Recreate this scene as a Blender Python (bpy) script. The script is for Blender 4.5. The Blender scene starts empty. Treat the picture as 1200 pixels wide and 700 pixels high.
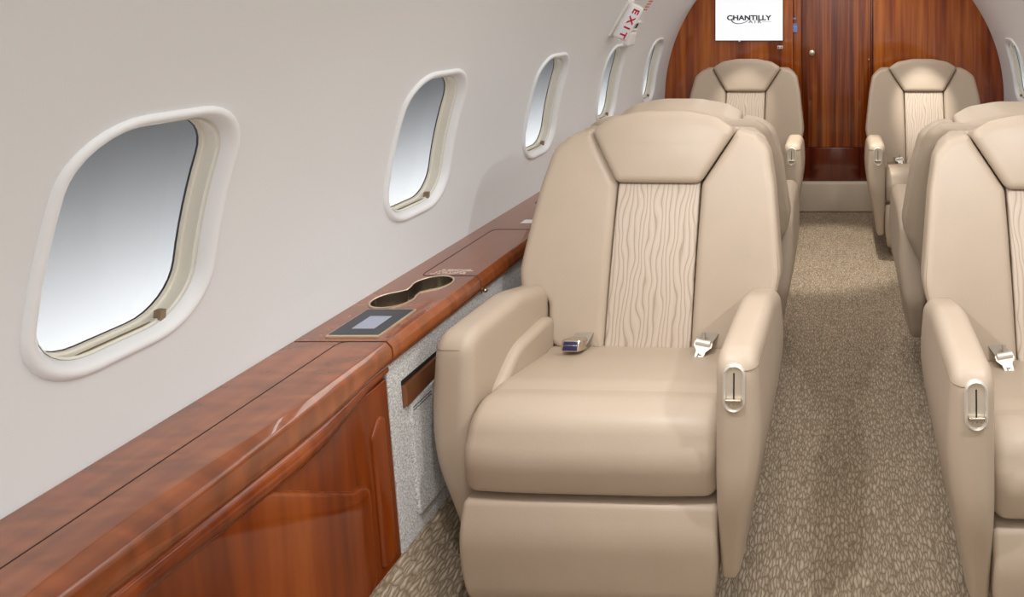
import bpy, bmesh, math, random
from mathutils import Vector, Matrix
random.seed(7)
PI = math.pi
sc = bpy.context.scene
COL = sc.collection

# ------------------------------------------------------------------ materials
def lin(c):
    c /= 255.0
    return c / 12.92 if c <= 0.04045 else ((c + 0.055) / 1.055) ** 2.4
def rgb(r, g, b):
    return (lin(r), lin(g), lin(b), 1.0)

def mat(name, col, rough=0.5, metal=0.0, coat=0.0, emis=None, estr=0.0):
    m = bpy.data.materials.new(name); m.use_nodes = True
    p = m.node_tree.nodes['Principled BSDF']
    p.inputs['Base Color'].default_value = col
    p.inputs['Roughness'].default_value = rough
    p.inputs['Metallic'].default_value = metal
    p.inputs['Coat Weight'].default_value = coat
    p.inputs['Coat Roughness'].default_value = 0.04
    if emis:
        p.inputs['Emission Color'].default_value = emis
        p.inputs['Emission Strength'].default_value = estr
    return m

class NT:
    def __init__(s, m):
        s.t = m.node_tree; s.p = s.t.nodes['Principled BSDF']
    def n(s, typ, **kw):
        nd = s.t.nodes.new(typ)
        for k, v in kw.items():
            if k in nd.inputs.keys() if isinstance(k, str) else False:
                nd.inputs[k].default_value = v
            else:
                setattr(nd, k, v)
        return nd
    def l(s, a, b): s.t.links.new(a, b)
    def coords(s, scale=(1, 1, 1), rot=(0, 0, 0)):
        tc = s.n('ShaderNodeTexCoord'); mp = s.n('ShaderNodeMapping')
        mp.inputs['Scale'].default_value = scale
        mp.inputs['Rotation'].default_value = rot
        s.l(tc.outputs['Object'], mp.inputs['Vector']); return mp.outputs['Vector']
    def noise(s, vec, scale, detail=4, rough=0.55, dist=0.0):
        n = s.n('ShaderNodeTexNoise')
        n.inputs['Scale'].default_value = scale; n.inputs['Detail'].default_value = detail
        n.inputs['Roughness'].default_value = rough; n.inputs['Distortion'].default_value = dist
        s.l(vec, n.inputs['Vector']); return n
    def ramp(s, fac, stops):
        r = s.n('ShaderNodeValToRGB'); e = r.color_ramp.elements
        while len(e) < len(stops): e.new(0.5)
        for el, (p, c) in zip(e, stops): el.position = p; el.color = c
        s.l(fac, r.inputs['Fac']); return r.outputs['Color']
    def mix(s, a, b, fac, mode='MIX'):
        m = s.n('ShaderNodeMix', data_type='RGBA', blend_type=mode)
        for i, v in ((0, fac), (6, a), (7, b)):
            if hasattr(v, 'is_linked') or hasattr(v, 'links'): s.l(v, m.inputs[i])
            else: m.inputs[i].default_value = v
        return m.outputs[2]
    def bump(s, h, strength=0.2, dist=0.002):
        b = s.n('ShaderNodeBump'); b.inputs['Strength'].default_value = strength
        b.inputs['Distance'].default_value = dist
        s.l(h, b.inputs['Height']); s.l(b.outputs['Normal'], s.p.inputs['Normal']); return b

def leather(name, col):
    m = mat(name, col, 0.42); t = NT(m)
    v = t.coords()
    n = t.noise(v, 260, 3, 0.6); big = t.noise(v, 7, 2)
    c = t.mix(tuple(x * 0.93 for x in col[:3]) + (1,), tuple(min(1, x * 1.05) for x in col[:3]) + (1,), big.outputs['Fac'])
    t.l(c, t.p.inputs['Base Color'])
    ad = t.n('ShaderNodeMath', operation='MULTIPLY_ADD'); ad.inputs[1].default_value = 6.0
    t.l(big.outputs['Fac'], ad.inputs[0]); t.l(n.outputs['Fac'], ad.inputs[2])
    t.bump(ad.outputs[0], 0.10, 0.002)
    t.p.inputs['Specular IOR Level'].default_value = 0.35
    return m

def wood(name, dark, mid, light, scale, rough=0.12, spec=0.5, coat=0.6, flame=0.0):
    """streaky mahogany; scale = coordinate scale, small along the grain"""
    m = mat(name, mid, rough, coat=coat); t = NT(m)
    v = t.coords(scale)
    n1 = t.noise(v, 1.0, 3, 0.55, 0.3)
    v2 = t.coords(tuple(x * 3.7 for x in scale))
    n2 = t.noise(v2, 1.0, 2, 0.5)
    f = t.n('ShaderNodeMath', operation='MULTIPLY_ADD'); f.inputs[1].default_value = 0.35
    t.l(n2.outputs['Fac'], f.inputs[0]); 
    s = t.n('ShaderNodeMath', operation='MULTIPLY'); s.inputs[1].default_value = 0.72
    t.l(n1.outputs['Fac'], s.inputs[0]); t.l(s.outputs[0], f.inputs[2])
    c = t.ramp(f.outputs[0], [(0.36, dark), (0.52, mid), (0.70, light)])
    if flame:
        v3 = t.coords((10, 30, 10))
        n3 = t.noise(v3, 1.0, 1, 0.5, 0.6)
        d = t.ramp(n3.outputs['Fac'], [(0.35, (1 - flame,) * 3 + (1,)), (0.65, (1 + 0.0,) * 3 + (1,))])
        c = t.mix(c, d, 1.0, 'MULTIPLY')
    t.l(c, t.p.inputs['Base Color'])
    t.p.inputs['Specular IOR Level'].default_value = spec
    return m

M = {}
M['leather'] = leather('beige_leather', rgb(183, 166, 147))
M['seam'] = mat('leather_seam', rgb(140, 121, 98), 0.7)
M['shell'] = leather('shell_leather', rgb(172, 155, 136))
M['gapdark'] = mat('dark_gap', rgb(52, 42, 34), 0.8)
M['wall'] = mat('cabin_lining', rgb(231, 234, 237), 0.55)
t = NT(M['wall']); v = t.coords(); n = t.noise(v, 900, 2); t.bump(n.outputs['Fac'], 0.04, 0.001)
M['bezel'] = mat('white_bezel', rgb(240, 243, 247), 0.32)
M['cream'] = mat('cream_reveal', rgb(238, 235, 222), 0.45)
M['gasket'] = mat('dark_gasket', rgb(58, 60, 64), 0.5)
M['bronze'] = mat('bronze_tab', rgb(150, 130, 106), 0.4, 0.3)
M['wood_ledge'] = wood('ledge_mahogany', rgb(122, 58, 24), rgb(146, 76, 36), rgb(164, 92, 48), (9, 0.9, 9), 0.22, coat=0.75, flame=0.32)
M['wood_panel'] = wood('panel_mahogany', rgb(98, 40, 10), rgb(126, 56, 16), rgb(148, 74, 26), (5, 11, 0.8), 0.10, 0.35, coat=0.35)
M['wood_bulk'] = wood('bulkhead_mahogany', rgb(92, 32, 5), rgb(148, 66, 14), rgb(192, 108, 36), (12, 3, 0.5), 0.08, 0.45, coat=0.5)
M['wood_door'] = wood('door_mahogany', rgb(70, 22, 4), rgb(116, 48, 10), rgb(170, 90, 28), (24, 3, 0.6), 0.08, 0.45, coat=0.5)
M['wood_kick'] = wood('kick_mahogany', rgb(70, 20, 10), rgb(96, 34, 17), rgb(112, 44, 22), (16, 3, 0.7), 0.14)
M['steel'] = mat('brushed_steel', rgb(205, 200, 192), 0.28, 1.0)
M['beltmetal'] = mat('belt_metal', rgb(222, 218, 210), 0.42, 0.55)
M['nickel'] = mat('satin_nickel', rgb(214, 204, 190), 0.22, 1.0)
M['champagne'] = mat('champagne_metal', rgb(216, 200, 176), 0.3, 0.7)
M['faceplate'] = mat('pale_metal_plate', rgb(214, 203, 186), 0.32, 0.45)
M['wellsteel'] = mat('satin_well_metal', rgb(190, 180, 168), 0.22, 1.0)
M['ring'] = mat('ring_metal', rgb(222, 216, 206), 0.3, 0.45)
M['copper'] = mat('copper_trim', rgb(150, 98, 66), 0.3, 0.6)
M['black'] = mat('black_slot', rgb(18, 17, 16), 0.6)
M['navy_btn'] = mat('navy_button', rgb(38, 42, 82), 0.3)
M['belt'] = mat('belt_web', rgb(150, 140, 128), 0.8)
M['glassblack'] = mat('dark_panel_glass', rgb(44, 48, 54), 0.35, coat=0.1)
M['lcd'] = mat('pale_display', rgb(120, 124, 138), 0.25, emis=rgb(176, 180, 200), estr=0.35)
M['white'] = mat('white_plastic', rgb(240, 239, 236), 0.35)
M['signface'] = mat('sign_face', rgb(226, 226, 236), 0.4, emis=rgb(226, 226, 240), estr=0.12)
M['red'] = mat('sign_red', rgb(204, 20, 40), 0.5)
M['pinkred'] = mat('placard_red', rgb(214, 120, 118), 0.6)
M['screen'] = mat('screen_white', rgb(12, 12, 12), 0.3, emis=(1, 1, 1, 1), estr=0.97)
M['inknavy'] = mat('logo_navy', rgb(34, 32, 66), 0.6)
M['inkgrey'] = mat('logo_grey', rgb(120, 120, 126), 0.6)
M['blue'] = mat('blue_film', rgb(120, 158, 226), 0.4)
M['bluedark'] = mat('blue_hole', rgb(40, 60, 130), 0.5)
M['frame_dark'] = mat('screen_edge', rgb(48, 40, 40), 0.4)
M['etch'] = mat('etched_writing', rgb(206, 190, 180), 0.5)
M['labelink'] = mat('label_ink', rgb(88, 90, 98), 0.6)
M['backdrop'] = mat('backdrop_white', rgb(232, 234, 236), 0.9)  # plain white of the backdrops added outside the windows

# wavy pleated cloth
m = M['pleat'] = mat('pleated_cloth', rgb(205, 188, 168), 0.7); t = NT(m)
tc = t.n('ShaderNodeTexCoord'); sx = t.n('ShaderNodeSeparateXYZ'); t.l(tc.outputs['Object'], sx.inputs[0])
v = t.coords((22, 1, 9)); nz = t.noise(v, 1.0, 1, 0.4)
ma = t.n('ShaderNodeMath', operation='MULTIPLY_ADD'); ma.inputs[1].default_value = 0.050
t.l(nz.outputs['Fac'], ma.inputs[0]); t.l(sx.outputs['X'], ma.inputs[2])
fr = t.n('ShaderNodeMath', operation='MULTIPLY'); fr.inputs[1].default_value = 2 * PI / 0.0135
t.l(ma.outputs[0], fr.inputs[0])
sn = t.n('ShaderNodeMath', operation='SINE'); t.l(fr.outputs[0], sn.inputs[0])
h = t.n('ShaderNodeMapRange'); h.inputs[1].default_value = -1; h.inputs[2].default_value = 1
t.l(sn.outputs[0], h.inputs[0])
c = t.ramp(h.outputs[0], [(0.0, rgb(166, 149, 131)), (0.14, rgb(190, 174, 157)), (1.0, rgb(197, 182, 166))])
t.l(c, t.p.inputs['Base Color'])
t.bump(h.outputs[0], 0.22, 0.002)

# carpet: wandering ribs along the aisle
m = M['carpet'] = mat('ribbed_carpet', rgb(160, 145, 124), 0.95); t = NT(m)
tc = t.n('ShaderNodeTexCoord')
wob = t.noise(tc.outputs['Object'], 22, 2); 
wv = t.n('ShaderNodeVectorMath', operation='SCALE'); wv.inputs['Scale'].default_value = 0.014
t.l(wob.outputs['Color'], wv.inputs[0])
av = t.n('ShaderNodeVectorMath', operation='ADD'); t.l(tc.outputs['Object'], av.inputs[0]); t.l(wv.outputs[0], av.inputs[1])
mp = t.n('ShaderNodeMapping'); mp.inputs['Scale'].default_value = (135, 36, 90); t.l(av.outputs[0], mp.inputs['Vector'])
vo = t.n('ShaderNodeTexVoronoi', feature='DISTANCE_TO_EDGE'); vo.inputs['Scale'].default_value = 1.0
t.l(mp.outputs[0], vo.inputs['Vector'])
vc = t.n('ShaderNodeTexVoronoi', feature='F1'); vc.inputs['Scale'].default_value = 1.0; t.l(mp.outputs[0], vc.inputs['Vector'])
fine = t.noise(t.coords((420, 110, 420)), 1.0, 2)
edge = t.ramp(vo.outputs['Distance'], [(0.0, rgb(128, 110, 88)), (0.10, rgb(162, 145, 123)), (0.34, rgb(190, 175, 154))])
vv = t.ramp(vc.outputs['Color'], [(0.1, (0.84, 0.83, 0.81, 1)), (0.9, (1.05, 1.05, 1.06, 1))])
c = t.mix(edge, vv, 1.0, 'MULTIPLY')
fv = t.ramp(fine.outputs['Fac'], [(0.3, (0.8, 0.8, 0.8, 1)), (0.7, (1.08, 1.08, 1.08, 1))])
c = t.mix(c, fv, 1.0, 'MULTIPLY')
t.l(c, t.p.inputs['Base Color'])
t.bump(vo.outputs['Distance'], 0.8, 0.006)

# plain pale cut carpet of the step
m = M['stepcarpet'] = mat('pale_step_carpet', rgb(216, 200, 180), 0.95); t = NT(m)
n = t.noise(t.coords(), 300, 2); t.bump(n.outputs['Fac'], 0.5, 0.003)

# speckled grey cloth
m = M['greycloth'] = mat('speckled_grey_cloth', rgb(176, 176, 176), 0.9); t = NT(m)
n = t.noise(t.coords(), 330, 3, 0.7)
c = t.ramp(n.outputs['Fac'], [(0.34, rgb(134, 136, 140)), (0.5, rgb(188, 187, 185)), (0.66, rgb(226, 224, 219))])
t.l(c, t.p.inputs['Base Color']); t.bump(n.outputs['Fac'], 0.4, 0.002)

# thin window pane
m = M['pane'] = bpy.data.materials.new('window_acrylic'); m.use_nodes = True
nt = m.node_tree; nt.nodes.clear()
o = nt.nodes.new('ShaderNodeOutputMaterial'); tr = nt.nodes.new('ShaderNodeBsdfTransparent')
gl = nt.nodes.new('ShaderNodeBsdfGlossy'); gl.inputs['Roughness'].default_value = 0.02
mx = nt.nodes.new('ShaderNodeMixShader'); mx.inputs[0].default_value = 0.04
tr.inputs['Color'].default_value = (0.95, 0.96, 0.97, 1)
nt.links.new(tr.outputs[0], mx.inputs[1]); nt.links.new(gl.outputs[0], mx.inputs[2]); nt.links.new(mx.outputs[0], o.inputs[0])

# ------------------------------------------------------------------ mesh helpers
class MB:
    def __init__(s): s.v = []; s.f = []
    def add(s, vs, fs):
        k = len(s.v); s.v += [tuple(p) for p in vs]; s.f += [tuple(i + k for i in f) for f in fs]
    def loft(s, rings, cap0=True, cap1=True, closed=True):
        n = len(rings[0]); k = len(s.v)
        for r in rings: s.v += [tuple(p) for p in r]
        for i in range(len(rings) - 1):
            for j in range(n if closed else n - 1):
                a = k + i * n + j; b = k + i * n + (j + 1) % n
                s.f.append((a, b, b + n, a + n))
        if cap0: s.f.append(tuple(k + j for j in range(n))[::-1])
        if cap1: s.f.append(tuple(k + (len(rings) - 1) * n + j for j in range(n)))
    def tube(s, path, r, n=8):
        P = [Vector(p) for p in path]; rings = []
        up = Vector((0, 0, 1))
        for i, p in enumerate(P):
            d = (P[min(i + 1, len(P) - 1)] - P[max(i - 1, 0)]).normalized()
            u = up if abs(d.dot(up)) < 0.9 else Vector((1, 0, 0))
            a = d.cross(u).normalized(); b = d.cross(a).normalized()
            rings.append([p + a * r * math.cos(2 * PI * k / n) + b * r * math.sin(2 * PI * k / n) for k in range(n)])
        s.loft(rings)
    def rbox(s, c, sz, r=0.004, seg=3, rot=None):
        bm = bmesh.new(); bmesh.ops.create_cube(bm, size=1.0)
        for q in bm.verts: q.co = Vector((q.co.x * sz[0], q.co.y * sz[1], q.co.z * sz[2]))
        if r > 0: bmesh.ops.bevel(bm, geom=bm.edges[:], offset=min(r, min(sz) * 0.49), segments=seg, profile=0.5, affect='EDGES')
        bm.verts.index_update()
        R = rot.to_matrix() if rot is not None and hasattr(rot, 'to_matrix') else (rot if rot is not None else Matrix.Identity(3))
        s.add([R @ q.co + Vector(c) for q in bm.verts], [[q.index for q in f.verts] for f in bm.faces]); bm.free()
    def slab(s, outline, t0, t1, r0=0.01, r1=None, crown0=0.0, crown1=0.0, axis='x', seg=5, deform=None):
        """outline (2D, closed) extruded from t0 to t1 with rounded rims and crowned faces"""
        if r1 is None: r1 = r0
        P = outline if area(outline) > 0 else outline[::-1]
        N = normals(P)
        def pt(a, b, t):
            return {'x': (t, a, b), 'y': (a, t, b), 'z': (a, b, t)}[axis]
        cx = sum(p[0] for p in P) / len(P); cy = sum(p[1] for p in P) / len(P)
        ks = (0.95, 0.86, 0.74, 0.6, 0.45, 0.3, 0.14)
        rings = []
        amin = min(p[0] for p in P); amax = max(p[0] for p in P); bmin = min(p[1] for p in P); bmax = max(p[1] for p in P)
        def cw(a, b):                                  # smooth swell over the face
            u = (2 * a - amin - amax) / (amax - amin); v = (2 * b - bmin - bmax) / (bmax - bmin)
            return (1 - u * u) * (1 - v * v)
        def inset(d): return [(p[0] + n[0] * d, p[1] + n[1] * d) for p, n in zip(P, N)]
        i0 = inset(r0); i1 = inset(r1)
        sg = 1 if t1 > t0 else -1
        for k in ks[::-1]:
            rings.append([pt(cx + (a - cx) * k, cy + (b - cy) * k, t0 - sg * crown0 * cw(cx + (a - cx) * k, cy + (b - cy) * k)) for a, b in i0])
        for i in range(seg, -1, -1):
            th = PI / 2 * i / seg
            rings.append([pt(a, b, t0 + sg * r0 * (1 - math.sin(th)) - sg * crown0 * cw(a, b)) for a, b in inset(r0 * (1 - math.cos(th)))])
        for i in range(0, seg + 1):
            th = PI / 2 * i / seg
            rings.append([pt(a, b, t1 - sg * r1 * (1 - math.sin(th)) + sg * crown1 * cw(a, b)) for a, b in inset(r1 * (1 - math.cos(th)))])
        for k in ks:
            rings.append([pt(cx + (a - cx) * k, cy + (b - cy) * k, t1 + sg * crown1 * cw(cx + (a - cx) * k, cy + (b - cy) * k)) for a, b in i1])
        if deform: rings = [[deform(*p) for p in r] for r in rings]
        s.loft(rings)
    def build(s, name, m, parent=None, smooth=True, angle=40, recalc=True):
        me = bpy.data.meshes.new(name); me.from_pydata(s.v, [], s.f); me.validate()
        if recalc:
            bm = bmesh.new(); bm.from_mesh(me); bmesh.ops.recalc_face_normals(bm, faces=bm.faces); bm.to_mesh(me); bm.free()
        if smooth: me.shade_smooth(); me.set_sharp_from_angle(angle=math.radians(angle))
        me.materials.append(m)
        o = bpy.data.objects.new(name, me); COL.objects.link(o)
        if parent: o.parent = parent
        return o

def area(P): return 0.5 * sum(P[i][0] * P[(i + 1) % len(P)][1] - P[(i + 1) % len(P)][0] * P[i][1] for i in range(len(P)))
def normals(P):
    out = []; n = len(P)
    for i in range(n):
        a, b, c = P[i - 1], P[i], P[(i + 1) % n]
        def nrm(p, q):
            dx, dy = q[0] - p[0], q[1] - p[1]; l = math.hypot(dx, dy) or 1e-9
            return (-dy / l, dx / l)
        n1, n2 = nrm(a, b), nrm(b, c); x, y = n1[0] + n2[0], n1[1] + n2[1]; l = math.hypot(x, y) or 1e-9
        out.append((x / l, y / l))
    return out
def rpoly(pts, seg=6, maxlen=0.03):
    """polygon of (a, b, fillet radius) -> smooth closed outline"""
    out = []; n = len(pts)
    for i in range(n):
        p = Vector(pts[i][:2]); a = Vector(pts[i - 1][:2]); b = Vector(pts[(i + 1) % n][:2]); r = pts[i][2]
        u = (a - p); v = (b - p); lu, lv = u.length, v.length; u.normalize(); v.normalize()
        ang = u.angle(v)
        if r <= 0 or ang > PI - 0.02: out.append(tuple(p)); continue
        d = min(r / math.tan(ang / 2), lu * 0.48, lv * 0.48); rr = d * math.tan(ang / 2)
        c = p + (u + v).normalized() * (rr / math.sin(ang / 2))
        s0 = p + u * d - c; s1 = p + v * d - c
        a0 = math.atan2(s0.y, s0.x); a1 = math.atan2(s1.y, s1.x); da = (a1 - a0 + PI) % (2 * PI) - PI
        for k in range(seg + 1):
            th = a0 + da * k / seg; out.append((c.x + rr * math.cos(th), c.y + rr * math.sin(th)))
    res = []
    for i in range(len(out)):
        p, q = out[i], out[(i + 1) % len(out)]; L = math.hypot(q[0] - p[0], q[1] - p[1])
        if L < 1e-6: continue
        k = max(1, int(math.ceil(L / maxlen)))
        for j in range(k): res.append((p[0] + (q[0] - p[0]) * j / k, p[1] + (q[1] - p[1]) * j / k))
    return res
def rrect(hw, hh, r, seg=8, side=6):
    """rounded rectangle, equal point count for every size"""
    out = []
    for qx, qy, a0 in ((1, 1, 0), (-1, 1, 90), (-1, -1, 180), (1, -1, 270)):
        cx, cy = qx * (hw - r), qy * (hh - r)
        for k in range(seg + 1):
            th = math.radians(a0 + 90 * k / seg); out.append((cx + r * math.cos(th), cy + r * math.sin(th)))
        nx = {(1, 1): (-1, 1), (-1, 1): (-1, -1), (-1, -1): (1, -1), (1, -1): (1, 1)}[(qx, qy)]
        p = out[-1]
        a1 = math.radians(a0 + 90); q = (nx[0] * (hw - r) + r * math.cos(a1), nx[1] * (hh - r) + r * math.sin(a1))
        for k in range(1, side): out.append((p[0] + (q[0] - p[0]) * k / side, p[1] + (q[1] - p[1]) * k / side))
    return out
def sstep(a, b, x):
    x = max(0.0, min(1.0, (x - a) / (b - a))); return x * x * (3 - 2 * x)
def tag(o, label=None, cat=None, group=None, kind=None):
    if label: o['label'] = label
    if cat: o['category'] = cat
    if group: o['group'] = group
    if kind: o['kind'] = kind
    return o
def empty(name, loc, rz=0.0):
    o = bpy.data.objects.new(name, None); o.empty_display_size = 0.1; COL.objects.link(o)
    o.location = loc; o.rotation_euler = (0, 0, rz); return o
def copy_tree(o, parent=None):
    c = o.copy(); COL.objects.link(c)
    if parent: c.parent = parent
    for ch in list(o.children): copy_tree(ch, c)
    return c
def text_mesh(name, body, size, m, parent, frame, extrude=0.0006, bold=0.0, sx=1.0, align='CENTER'):
    """frame = 4x4 matrix: local x reading direction, y up, z out of the surface"""
    cu = bpy.data.curves.new(name, 'FONT'); cu.body = body; cu.size = size; cu.extrude = extrude; cu.offset = bold
    cu.align_x = align; cu.align_y = 'CENTER'
    tmp = bpy.data.objects.new(name, cu); COL.objects.link(tmp)
    bpy.context.view_layer.update()
    me = bpy.data.meshes.new_from_object(tmp.evaluated_get(bpy.context.evaluated_depsgraph_get()))
    bpy.data.objects.remove(tmp); bpy.data.curves.remove(cu)
    me.transform(frame @ Matrix.Diagonal((sx, 1, 1, 1))); me.name = name
    me.materials.clear(); me.materials.append(m)
    o = bpy.data.objects.new(name, me); COL.objects.link(o); o.parent = parent; return o
def frame(o, x, y):
    x = Vector(x).normalized(); y = Vector(y).normalized(); z = x.cross(y).normalized(); y = z.cross(x)
    m4 = Matrix((x, y, z)).transposed().to_4x4(); m4.translation = Vector(o); return m4

# ------------------------------------------------------------------ cabin shell
R, ZC = 1.095, 0.73           # fuselage lining: radius and height of its centre
YB = 4.46                     # aft bulkhead
YF = -1.6                     # forward end, behind the camera
CAMZ = 1.29
def cyl(y, s, off=0.0, side=-1):
    a = s / R; return (side * (R + off) * math.cos(a), y, ZC + (R + off) * math.sin(a))

WC = [1.054 + 0.733 * k for k in range(5)]           # window centres along the cabin
SW = 0.2225                                          # window centre along the wall
HW, HH, RR = 0.1425, 0.196, 0.098
CELL_W, S0, S1 = 0.733, -0.03, 0.475
def hole(ins): return rrect(HW - ins, HH - ins, RR - ins * 0.8)

def wall(side, name, with_windows):
    mb = MB()
    def patch(y0, y1, s0, s1, ny, ns):
        k = len(mb.v)
        for i in range(ny + 1):
            for j in range(ns + 1):
                mb.v.append(cyl(y0 + (y1 - y0) * i / ny, s0 + (s1 - s0) * j / ns, 0, side))
        for i in range(ny):
            for j in range(ns):
                a = k + i * (ns + 1) + j; mb.f.append((a, a + 1, a + ns + 2, a + ns + 1))
    ST = 1.05
    ya = WC[0] - CELL_W / 2; yb = WC[-1] + CELL_W / 2
    patch(YF, ya, -0.32, ST, 8, 40); patch(yb, YB + 0.02, -0.32, ST, 2, 40)
    patch(ya, yb, S1, ST, 20, 18); patch(ya, yb, -0.32, S0, 20, 10)
    for i, yc in enumerate(WC):
        if i not in with_windows:
            patch(yc - CELL_W / 2, yc + CELL_W / 2, S0, S1, 4, 18); continue
        H = hole(0.014); n = len(H); rings = []
        hy = CELL_W / 2
        rect = []
        for (p, q) in H:                                # project the hole's outline on to the cell's edge
            e = 1e-9; lo, hi = S0 - SW, S1 - SW
            kx = (hy / abs(p)) if abs(p) > e else 1e9
            kq = (hi / q) if q > e else ((lo / q) if q < -e else 1e9)
            k = min(kx, kq); rect.append((p * k, q * k))
        # pull nearest points on to the corners
        for cxx, cyy in ((hy, S1 - SW), (-hy, S1 - SW), (-hy, S0 - SW), (hy, S0 - SW)):
            j = min(range(n), key=lambda q: (rect[q][0] - cxx) ** 2 + (rect[q][1] - cyy) ** 2); rect[j] = (cxx, cyy)
        for w in [0, 0.06, 0.15, 0.27, 0.42, 0.6, 0.8, 1.0]:
            rings.append([cyl(yc + a[0] + (b[0] - a[0]) * w, SW + a[1] + (b[1] - a[1]) * w, 0, side) for a, b in zip(H, rect)])
        mb.loft(rings, False, False)
    return tag(mb.build(name, M['wall'], angle=60), kind='structure')
wall(-1, 'wall_left', range(5)); wall(1, 'wall_right', range(5))

mb = MB(); k = 36
rings = []
for y in (YF, 0, 1.5, 3.0, YB + 0.02):
    rings.append([cyl(y, 1.05 + (PI * R - 2.10) * j / k) for j in range(k + 1)])
mb.loft(rings, False, False, closed=False)
tag(mb.build('ceiling', M['wall']), kind='structure')

# floor: flat, turned up along both sides
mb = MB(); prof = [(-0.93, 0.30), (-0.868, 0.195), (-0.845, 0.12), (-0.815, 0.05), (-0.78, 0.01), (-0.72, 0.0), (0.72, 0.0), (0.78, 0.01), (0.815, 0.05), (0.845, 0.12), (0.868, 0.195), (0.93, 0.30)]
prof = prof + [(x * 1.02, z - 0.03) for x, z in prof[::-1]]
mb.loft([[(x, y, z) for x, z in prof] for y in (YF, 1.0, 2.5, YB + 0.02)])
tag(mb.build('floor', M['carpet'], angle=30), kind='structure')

# forward end of the cabin, behind the camera
mb = MB(); mb.loft([[(R * 1.01 * math.cos(a), y, ZC + R * 1.01 * math.sin(a)) for a in [math.radians(-50 + 280 * q / 56) for q in range(57)]] for y in (YF, YF - 0.03)])
tag(mb.build('wall_front', M['wall']), kind='structure')

# windows
def window(n, yc, side):
    P = lambda a, b, off: cyl(yc + a, SW + b, off, side)
    def ringset(prof): return [[P(a, b, off) for a, b in hole(ins)] for ins, off in prof]
    mb = MB()
    mb.loft(ringset([(0.0250, 0.008), (0.0250, 0.0126), (0.0280, 0.0130), (0.0282, 0.0146), (0.0272, 0.0230), (0.0284, 0.0330), (0.0318, 0.0336), (0.0324, 0.0355), (0.0330, 0.0420)]), False, False)
    w = tag(mb.build('window_%d' % n, M['cream'], angle=35), kind='structure')
    mb = MB()
    mb.loft(ringset([(0.0, 0.002), (0.0006, -0.0025), (0.003, -0.006), (0.007, -0.0078), (0.011, -0.0070), (0.0155, -0.0040), (0.0195, 0.0010), (0.0225, 0.0055), (0.0244, 0.0095), (0.0255, 0.0125)]), False, False)
    tag(mb.build('window_frame', M['bezel'], w, angle=60), label='white rounded bezel')
    mb = MB(); mb.loft(ringset([(0.0328, 0.0388), (0.0337, 0.0390), (0.0339, 0.0415)]), False, False)
    mb.build('gasket', M['gasket'], w)
    mb = MB(); rs = ringset([(0.0325, 0.0412)])
    c = P(0, 0, 0.0412)
    H = hole(0.0325)
    for kk in (0.7, 0.4, 0.15): rs.append([P(a * kk, b * kk, 0.0412) for a, b in H])
    mb.loft(rs, False, True)
    mb.build('pane', M['pane'], w)
    # shade: its lower rail lies in the foot of the recess, the tab stands up from it
    mb = MB(); hb = -HH + 0.030
    pts = [(-HW + 0.075 + (2 * HW - 0.155) * q / 12) for q in range(13)]
    mb.loft([[P(a, hb - 0.004, 0.015), P(a, hb - 0.0005, 0.015), P(a, hb - 0.0005, 0.019), P(a, hb - 0.004, 0.019)] for a in pts])
    tag(mb.build('shade_rail', M['bronze'], w), label='dark slot rail of the window shade')
    mb = MB(); ta = 0.066
    mb.loft([[P(ta + da, hb + db, o2) for da, o2 in ((-0.0045, 0.008), (0.0045, 0.008), (0.0045, 0.020), (-0.0045, 0.020))] for db in (-0.006, 0.014)])
    tag(mb.build('shade_tab', M['bronze'], w, angle=20), label='small bronze pull tab of the shade')
    return w
for i, yc in enumerate(WC): window(i + 1, yc, -1)
for i, yc in enumerate(WC[::-1]): window(6 + i, yc, 1)

# ------------------------------------------------------------------ aft bulkhead, door, step
def bulk(name, x0, x1, y, m, z0=0.0):
    """slice of the fuselage disc between x0 and x1, standing at depth y"""
    pts = []
    n = 28; rr = R + 0.012
    top = lambda x: ZC + math.sqrt(max(0, rr * rr - x * x))
    xs = [x0 + (x1 - x0) * q / n for q in range(n + 1)]
    # outside edge follows the circle; below its widest point it turns in again
    out = []
    if x1 > 0.9:  edge = [(rr * math.cos(a), ZC + rr * math.sin(a)) for a in [math.radians(-41 + 131 * q / 40) for q in range(41)]]
    if x1 > 0.9:
        out = [(x0, z0)] + [e for e in edge if e[0] >= x0 and e[1] >= z0] + [(x0, top(x0))]
    elif x0 < -0.9:
        edge = [(-rr * math.cos(a), ZC + rr * math.sin(a)) for a in [math.radians(-41 + 131 * q / 40) for q in range(41)]]
        out = [(x1, z0)] + [e for e in edge if e[0] <= x1 and e[1] >= z0] + [(x1, top(x1))]
    else:
        out = [(x0, z0), (x1, z0)] + [(x, top(x)) for x in xs[::-1]]
    if area(out) < 0: out = out[::-1]
    mb = MB(); ins = normals(out)
    mb.loft([[(a + q[0] * 0.003, y, b + q[1] * 0.003) for (a, b), q in zip(out, ins)], [(a, y + 0.003, b) for a, b in out], [(a, y + 0.04, b) for a, b in out]])
    return mb.build(name, m, angle=25)
wb = tag(bulk('wall_back', -1.2, -0.268, YB - 0.055, M['wood_bulk']), kind='structure')
b2 = tag(bulk('wall_back_right', 0.250, 1.2, YB - 0.045, M['wood_bulk']), kind='structure')
b3 = tag(bulk('trim_1', -0.266, -0.213, YB - 0.03, M['wood_door']), kind='structure')
dr = tag(bulk('door_1', -0.210, 0.235, YB - 0.025, M['wood_door'], 0.41), kind='structure')
mb = MB(); mb.rbox((0.0125, YB - 0.01, 0.30), (0.445, 0.034, 0.215), 0.003); 
kp = tag(mb.build('kick_panel', M['wood_kick'], dr), label='dark red lower door panel')
mb = MB(); mb.rbox((0.2425, YB + 0.0, 0.95), (0.013, 0.03, 1.7), 0.002)
tag(mb.build('trim_2', M['wood_kick']), kind='structure')
mb = MB()
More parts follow.
